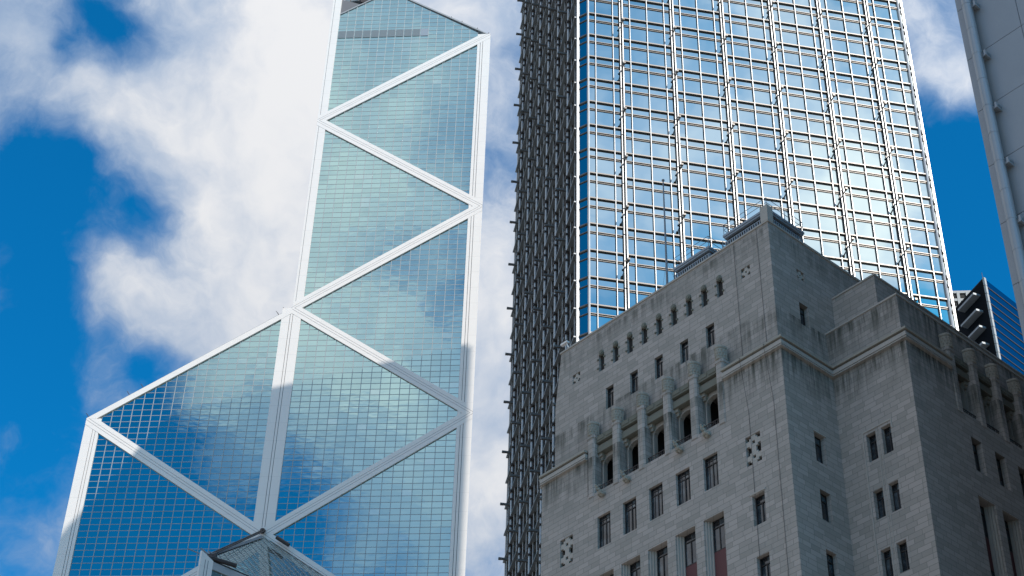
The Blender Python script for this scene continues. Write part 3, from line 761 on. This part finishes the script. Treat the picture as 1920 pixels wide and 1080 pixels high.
# cornice : ledge, white band, grooves painted near-black for the shade under the ledge, thin fillet; follows the plan
def corn(pts, name):
    for nm, z0, z1, pr, mt in (('cornice', 63.82, 63.97, .30, 'carve'), ('cornice_shade_groove', 63.70, 63.82, .03, 'void'), ('cornice_band', 63.42, 63.70, .22, 'trim'), ('cornice_shade_groove', 63.355, 63.42, .03, 'void'), ('cornice_fillet', 63.28, 63.355, .22, 'trim')):
        mb = MB()
        off = []
        n = len(pts)
        for i in range(n):
            P = Vector((*pts[i], 0)); d1 = (Vector((*pts[i], 0))-Vector((*pts[i-1], 0))).normalized() if i > 0 else None
            d2 = (Vector((*pts[i+1], 0))-P).normalized() if i < n-1 else None
            n1_ = Vector((d1.y, -d1.x, 0)) if d1 else None; n2x = Vector((d2.y, -d2.x, 0)) if d2 else None
            if d1 and d2: q = P+(n1_+n2x)*pr/(1+n1_.dot(n2x))
            else: q = P+(n1_ or n2x)*pr
            off.append(q)
        for i in range(n-1):
            A0, B0 = Vector((*pts[i], 0)), Vector((*pts[i+1], 0)); A1, B1 = off[i], off[i+1]
            dd = (B0-A0).normalized(); nn = Vector((dd.y, -dd.x, 0)); A2, B2 = A0-nn*.6, B0-nn*.6
            zz0, zz1 = Vector((0, 0, z0)), Vector((0, 0, z1))
            mb.quad(A1+zz0, B1+zz0, B1+zz1, A1+zz1); mb.quad(A0+zz0, B0+zz0, B1+zz0, A1+zz0)
            mb.quad(A2+zz1, B2+zz1, B0+zz1, A0+zz1) if z1 > 63.9 else None
            mb.quad(A0+zz1, B0+zz1, B1+zz1, A1+zz1)
        for q0, q1 in ((Vector((*pts[0], 0)), off[0]), (Vector((*pts[-1], 0)), off[-1])):
            mb.quad(q0+Vector((0, 0, z0)), q1+Vector((0, 0, z0)), q1+Vector((0, 0, z1)), q0+Vector((0, 0, z1)))
        mb.build(nm, M[mt], bank)
corn([(-20.65, 0), (-16.34, 0)], 'l'); corn([(-4.52, 0), (0, 0), (0, 4.6), (5.42, 4.6), (5.42, p0-.31)], 'r')
corn([(-20.65, 6), (-20.65, 0)], 's')
mb = MB(); mb.quad((-20.65, 0, 63.3), (-16.34, 0, 63.3), (-16.34, .65, 63.3), (-20.65, .65, 63.3)); mb.build('ledge', M['stone'], bank)
# piers, bays, gargoyles
for i in range(6): pier(LF, -16.03+PIT*i)
for i, c in enumerate(wc):
    bay(LF, c)
    if i != 2: gargoyle(LF, c)
for i in range(npier): pier(F3, p0+PIT*i)
for c in wc3: bay(F3, c)
# wall head over the bays of the long face
mb = MB(); mb.quad((-16.34, .0, 64.87), (-4.52, .0, 64.87), (-4.52, .65, 64.87), (-16.34, .65, 64.87)) if False else None
# windows
def tallslot(G, c, ztop, dp, hw_):
    for s_ in (-1, 1):   # stepped fluted jambs
        mb = MB()
        for j in range(3):
            w = .10; a = c+s_*(hw_-w*j); b = c+s_*(hw_-w*(j+1)); u0, u1 = min(a, b), max(a, b)
            mb.box(u0, u1, -dp+.002*j, -.12-.13*j, 44, ztop-.003*j, G)
        mb.build('fluted_jamb', M['trim'], bank)
    z = ztop; a, b = c-hw_+.3, c+hw_-.3
    while z > 45:
        window(G, a, b, z-2.05, z-.02, dp-.05, 'plain')
        mb = MB(); mb.box(a, b, -dp, -dp+.10, z-4.12, z-2.05, G); mb.build('spandrel_panel', M['red'], bank)
        z -= 4.14
for c in wc:
    window(LF, c-.57, c+.57, 56.4, 58.67, .24, 'lattice'); window(UFc, c-.36, c+.36, 67.0, 68.68, .24, 'plain'); tallslot(LF, c, 54.52, .55, .79)
for z in (52.5, 48.6): window(LF, -3.0, -2.08, z, z+1.95, .34, 'plain'); window(LF, -18.75, -17.8, z, z+1.95, .34, 'plain')
for h in h2: window(SF, *h[:4], .34, 'plain')
for h in h3: window(F2, *h[:4], .34, 'plain')
window(USF, 2.95, 3.77, 67.0, 68.68, .38, 'plain')
for c in wc3: window(F3, c-.5, c+.5, 56.65, 58.95, .44, 'plain'); tallslot(F3, c, 54.85, .7, .8)
lattice(LF, -3.2, -2.07, 56.5, 58.48, 2); lattice(LF, -18.85, -17.7, 56.5, 58.45, 2)
lattice(UFc, -18.46, -17.72, 70.66, 71.42, 1); lattice(UFc, -3.12, -2.38, 70.66, 71.42, 1); lattice(USF, 3.04, 3.72, 70.68, 71.38, 1)
for c in sl9: slot(UFc, c)
# raised frame around the paired windows, lintel lines
mb = MB()
for a, b, z0, z1 in ((1.60, 3.72, 58.52, 58.62), (1.60, 1.68, 44, 58.52), (3.72-.06, 3.72, 58.0, 58.52)): mb.box(a, b, 0, .05, z0, z1, F2)
for u in (2.62, 2.84): mb.box(u-.02, u+.02, 0, .03, 44, 58.3, F2)
mb.build('window_surround', M['trim'], bank)
for a, b, z in ((2.2, 3.3, 58.47), (-3.1, -2.0, 54.5)):
    mb = MB(); mb.box(a, b, 0, .06, z, z+.09, SF if a > 0 else LF); mb.build('window_hood', M['trim'], bank)
# cables
for x, xl in ((-3.55, -2.9), (-1.62, -1.0)):
    mb = MB(); mb.tube((x, .62, 74.0), (x+.1, .62, 64.0), .011, n=5); mb.tube((x+.1, .62, 64.0), (xl, -.37, 63.9), .018, n=5); mb.tube((xl, -.37, 63.9), (xl+.15, -.03, 60), .011, n=5); mb.tube((xl+.15, -.03, 60), (xl+.15, -.03, 40), .011, n=5); mb.build('lightning_cable', M['rust'], bank)
# roof plant rooms
def plant(x0, x1, y0, y1, zt):
    mb = MB(); mb.box(x0-.06, x1+.06, y0-.06, y1+.06, zt-.16, zt); mb.box(x0, x1, y0, y1, zt-.30, zt-.16); o = mb.build('plant_room_roof', M['fascia'], bank)
    mb = MB(); mb.box(x0+.18, x1-.18, y0+.18, y1-.18, 73.3, zt-.3); mb.build('plant_room', M['void'], bank)
    mb = MB()
    n = int((x1-x0)/.19)
    for i in range(n): u = x0+(i+.5)*(x1-x0)/n; mb.box(u-.035, u+.035, y0, y0+.06, 73.97, 74.33)
    n = int((y1-y0)/.19)
    for i in range(n): u = y0+(i+.5)*(y1-y0)/n; mb.box(x1-.06, x1, u-.035, u+.035, 73.97, 74.33)
    mb.box(x0, x1, y0-.004, y0+.07, 74.33, 74.38); mb.box(x1-.07, x1+.004, y0+.071, y1, 74.33, 74.38)
    for x in (x0, (x0+x1)/2, x1-.08): mb.box(x, x+.08, y0+.08, y0+.16, 73.97, zt-.5)
    mb.build('louvre_rail', M['fascia'], bank)
    mb = MB()
    cs = [(x0, y0), (x1, y0), (x1, y1), (x0, y1)]
    for i in range(4):
        P, Q = cs[i], cs[(i+1) % 4]; L = math.hypot(Q[0]-P[0], Q[1]-P[1]); n = max(2, round(L/1.5))
        for j in range(n): u = P[0]+(Q[0]-P[0])*j/n; v = P[1]+(Q[1]-P[1])*j/n; mb.tube((u, v, zt), (u, v, zt+.85), .022, n=5)
        for zz in (.45, .85): mb.tube((*P, zt+zz), (*Q, zt+zz), .02, n=5)
    mb.build('railing', M['railing'], bank)
plant(-8.74, -5.65, .66, 4.2, 74.95); plant(-4.3, -.66, .66, 4.1, 75.0)
mb = MB(); mb.box(-1.14, -.56, .56, 1.1, 73.97, 75.22); mb.build('corner_post', M['trim'], bank)
mb = MB()
for x0, x1 in ((-19.4, -8.8),):
    n = 22
    for i in range(n+1): u = x0+(x1-x0)*i/n; mb.tube((u, 1.1, 73.4), (u, 1.1, 74.55), .018, n=5)
    for zz in (74.2, 74.55): mb.tube((x0, 1.1, zz), (x1, 1.1, zz), .018, n=5)
for i in range(16): u = 4.2+i*.8; mb.tube((-.9, u, 73.4), (-.9, u, 74.45), .018, n=5)
mb.tube((-.9, 4.2, 74.45), (-.9, 16.5, 74.45), .018, n=5)
mb.build('railing', M['railing'], bank)
mb = MB(); mb.box(-15.8, -11.0, 1.3, 3.2, 73.3, 74.45); mb.build('roof_cabinet', M['fascia'], bank)
mb = MB(); mb.tube((-5.2, 1.5, 73.9), (-5.2, 1.5, 75.2), .03, n=5); mb.tube((-4.9, 1.2, 73.9), (-4.9, 1.2, 75.2), .03, n=5)
for i in range(6): mb.tube((-5.2, 1.5, 74+i*.22), (-4.9, 1.2, 74+i*.22), .02, n=5)
mb.build('ladder', M['railing'], bank)
# flagpole with stays
fp = thing('flagpole', 'tall thin grey flagpole with a ball top on the roof of the stone building', 'flagpole', tuple(BK+zh(139.65)*-9.92+zh(49.65)*1.2+Vector((0, 0, 73.3))), 139.65)
mb = MB(); mb.tube((0, 0, 0), (0, 0, 10.55), .085, .045, 10); mb.build('pole', M['railing'], fp, smooth=False)
mb = MB(); mb.ball((0, 0, 10.62), .11, 10); mb.build('finial', M['railing'], fp, smooth=True)
mb = MB()
for dx, dy in ((-1.6, .8), (1.6, .8), (0, 2.0)): mb.tube((0, 0, 3.4), (dx, dy, 0), .008, n=4)
mb.build('stay_wire', M['railing'], fp)
# floodlight at the left end of the roof
fl = thing('floodlight', 'small white floodlight on a bracket at the left end of the stone parapet', 'floodlight', tuple(BK+zh(139.65)*-19.0+zh(49.65)*.8+Vector((0, 0, 73.97))), 139.65)
mb = MB(); mb.tube((0, 0, 0), (-.25, 0, .75), .035, n=6); mb.tube((0.1, 0, 0), (-.25, 0, .75), .035, n=6); mb.build('bracket', M['white'], fl)
mb = MB(); mb.box(-.75, -.1, -.12, .12, .72, .86); mb.build('lamp_head', M['white'], fl)

# ================================================================== GREY PANELLED BUILDING WITH DRAINPIPE
hs = thing('panelled_building', 'blue-grey metal panelled building with a long jointed pipe, at the right edge', 'building', tuple(zh(20.46)*72.6), 139.65)
HP = 4.11
mb = MB()
def panel(x0, x1, z0, z1, d=.0): 
    g_ = .018; e = random.gauss(0, .0015)
    mb.box(x0+g_, x1-g_, -d, .25, z0+g_, z1-g_)
zj = [78.69-HP*i for i in range(-22, 19)]
xs = [1.0, 3.68, 6.4]+[6.4+2.72*i for i in range(1, 21)]
for z in zj:
    z1 = min(z, 168)
    z0 = max(z-HP, 0)
    if z1-z0 < .3: continue
    panel(0, 1.0, z0, z1, .02)
    for i in range(len(xs)-1): panel(xs[i], xs[i+1], z0, z1)
mb.build('cladding_panels', M['panel'], hs)
mb = MB(); mb.box(.05, 60.8, .1, 40, 0, 168); mb.build('core', M['groove'], hs)
zz = 166.0; k_ = 0
zjoint = 76.13-2.06*20
pm = None
mb = MB(); P = (.93, -.42)
for i in range(62):
    z0 = zjoint+2.06*i; z1 = z0+2.06
    q = MB(); q.tube((P[0], P[1], z0+.02), (P[0], P[1], z1-.02), .285, .285, 32); q.tube((P[0], P[1], z1-.04), (P[0], P[1], z1+.02), .296, .296, 32)
    o = q.build('pipe_segment', M['panel'], hs, smooth=False)
    pass
for i in range(32):
    z = 77.95-4.11*10+4.11*i
    q = MB(); q.box(1.15, 1.5, -.36, .0, z-.09, z+.09); q.box(1.05, 1.52, -.5, -.30, z-.16, z+.03) if False else None; q.box(1.38, 1.5, -.5, .0, z-.2, z+.2); q.build('pipe_bracket', M['panel'], hs)
for z in (60.6,): q = MB(); q.box(.68, .80, -.03, .01, z-.45, z+.45); q.build('vent_slot', M['void'], hs)

# ================================================================== DARK GLASS BUILDING AND PALE BLOCK FAR RIGHT
P0 = zh(19.4)*280
fr = thing('dark_glass_building', 'dark blue glass building with white projecting fins on its shaded side, behind the stone roof', 'building', tuple(P0), 47.5)
import_a = R(47.5-(-19))                              # turn of the left face
lx, ly = math.cos(import_a), math.sin(import_a)       # local direction of left face (going back)
FRT = 223.0
def Gf1(u, d, z): return (u, -d, z)
def Gf2(u, d, z): return (lx*u-ly*d, ly*u+lx*d, z)
mb = MB(); mb.prism([(0, 0), (40, 0), (40+lx*25, ly*25), (lx*25, ly*25)], 0, FRT, lambda a, b, h: (a, b, h)); mb.build('core', M['void'], fr)
for i in range(16):
    z1 = FRT-2.05*i; mb = MB(); mb.quad(*[Gf1(u, .03, z) for u, z in ((.5, z1-1.85), (40, z1-1.85), (40, z1-.05), (.5, z1-.05))]); mb.build('ribbon_window', M['dark_glass'], fr)
    mb = MB(); mb.box(.5, 40, .03, .12, z1-2.05, z1-1.85, Gf1); mb.build('spandrel', M['rust'], fr)
for i in range(16):
    z1 = FRT-1.03*2*i; mb = MB(); mb.box(-.15, .5, -.3, .12, z1-1.9, z1-.08); mb.box(-.15, .5, -.3, .10, z1-1.9-.1, z1-1.9) ; mb.build('corner_panel', M['pale'], fr)
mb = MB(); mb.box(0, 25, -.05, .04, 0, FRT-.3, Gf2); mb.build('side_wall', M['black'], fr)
for i in range(6):
    z = 220.1-4.05*i; mb = MB(); mb.box(1.8, 7.5, .0, 1.6, z-.45, z, Gf2); mb.build('fin', M['panel'], fr)
mb = MB(); mb.tube((.2, .2, FRT), (.2, .2, FRT+1.5), .05); mb.build('mast', M['rust'], fr)
P1 = zh(17.2)*300
pb = thing('pale_building', 'sunlit pale concrete building with a latticed top, wedged beside the steel mullioned tower', 'building', tuple(P1), 95)
mb = MB(); mb.box(0, 12, 0, 16, 0, 237.0); mb.build('wall', M['pale'], pb)
for i in range(4):
    mb = MB(); mb.box(0, 12, -.25, -.1, 236.7-2.1*i, 237.0-2.1*i+.35); mb.build('screen_beam', M['pale'], pb)
for i in range(7):
    mb = MB(); mb.box(i*1.9, i*1.9+.6, -.3, -.05, 230.1, 237.0); mb.build('screen_post', M['pale'], pb)
mb = MB(); mb.box(.05, 11.95, -.04, 0, 230.5, 236.9); mb.build('screen_recess', M['void'], pb)
for i in range(12):
    mb = MB(); mb.box(0, 12, -.02, .0, 228.2-3.0*i, 228.4-3.0*i); mb.build('floor_joint', M['groove'], pb)
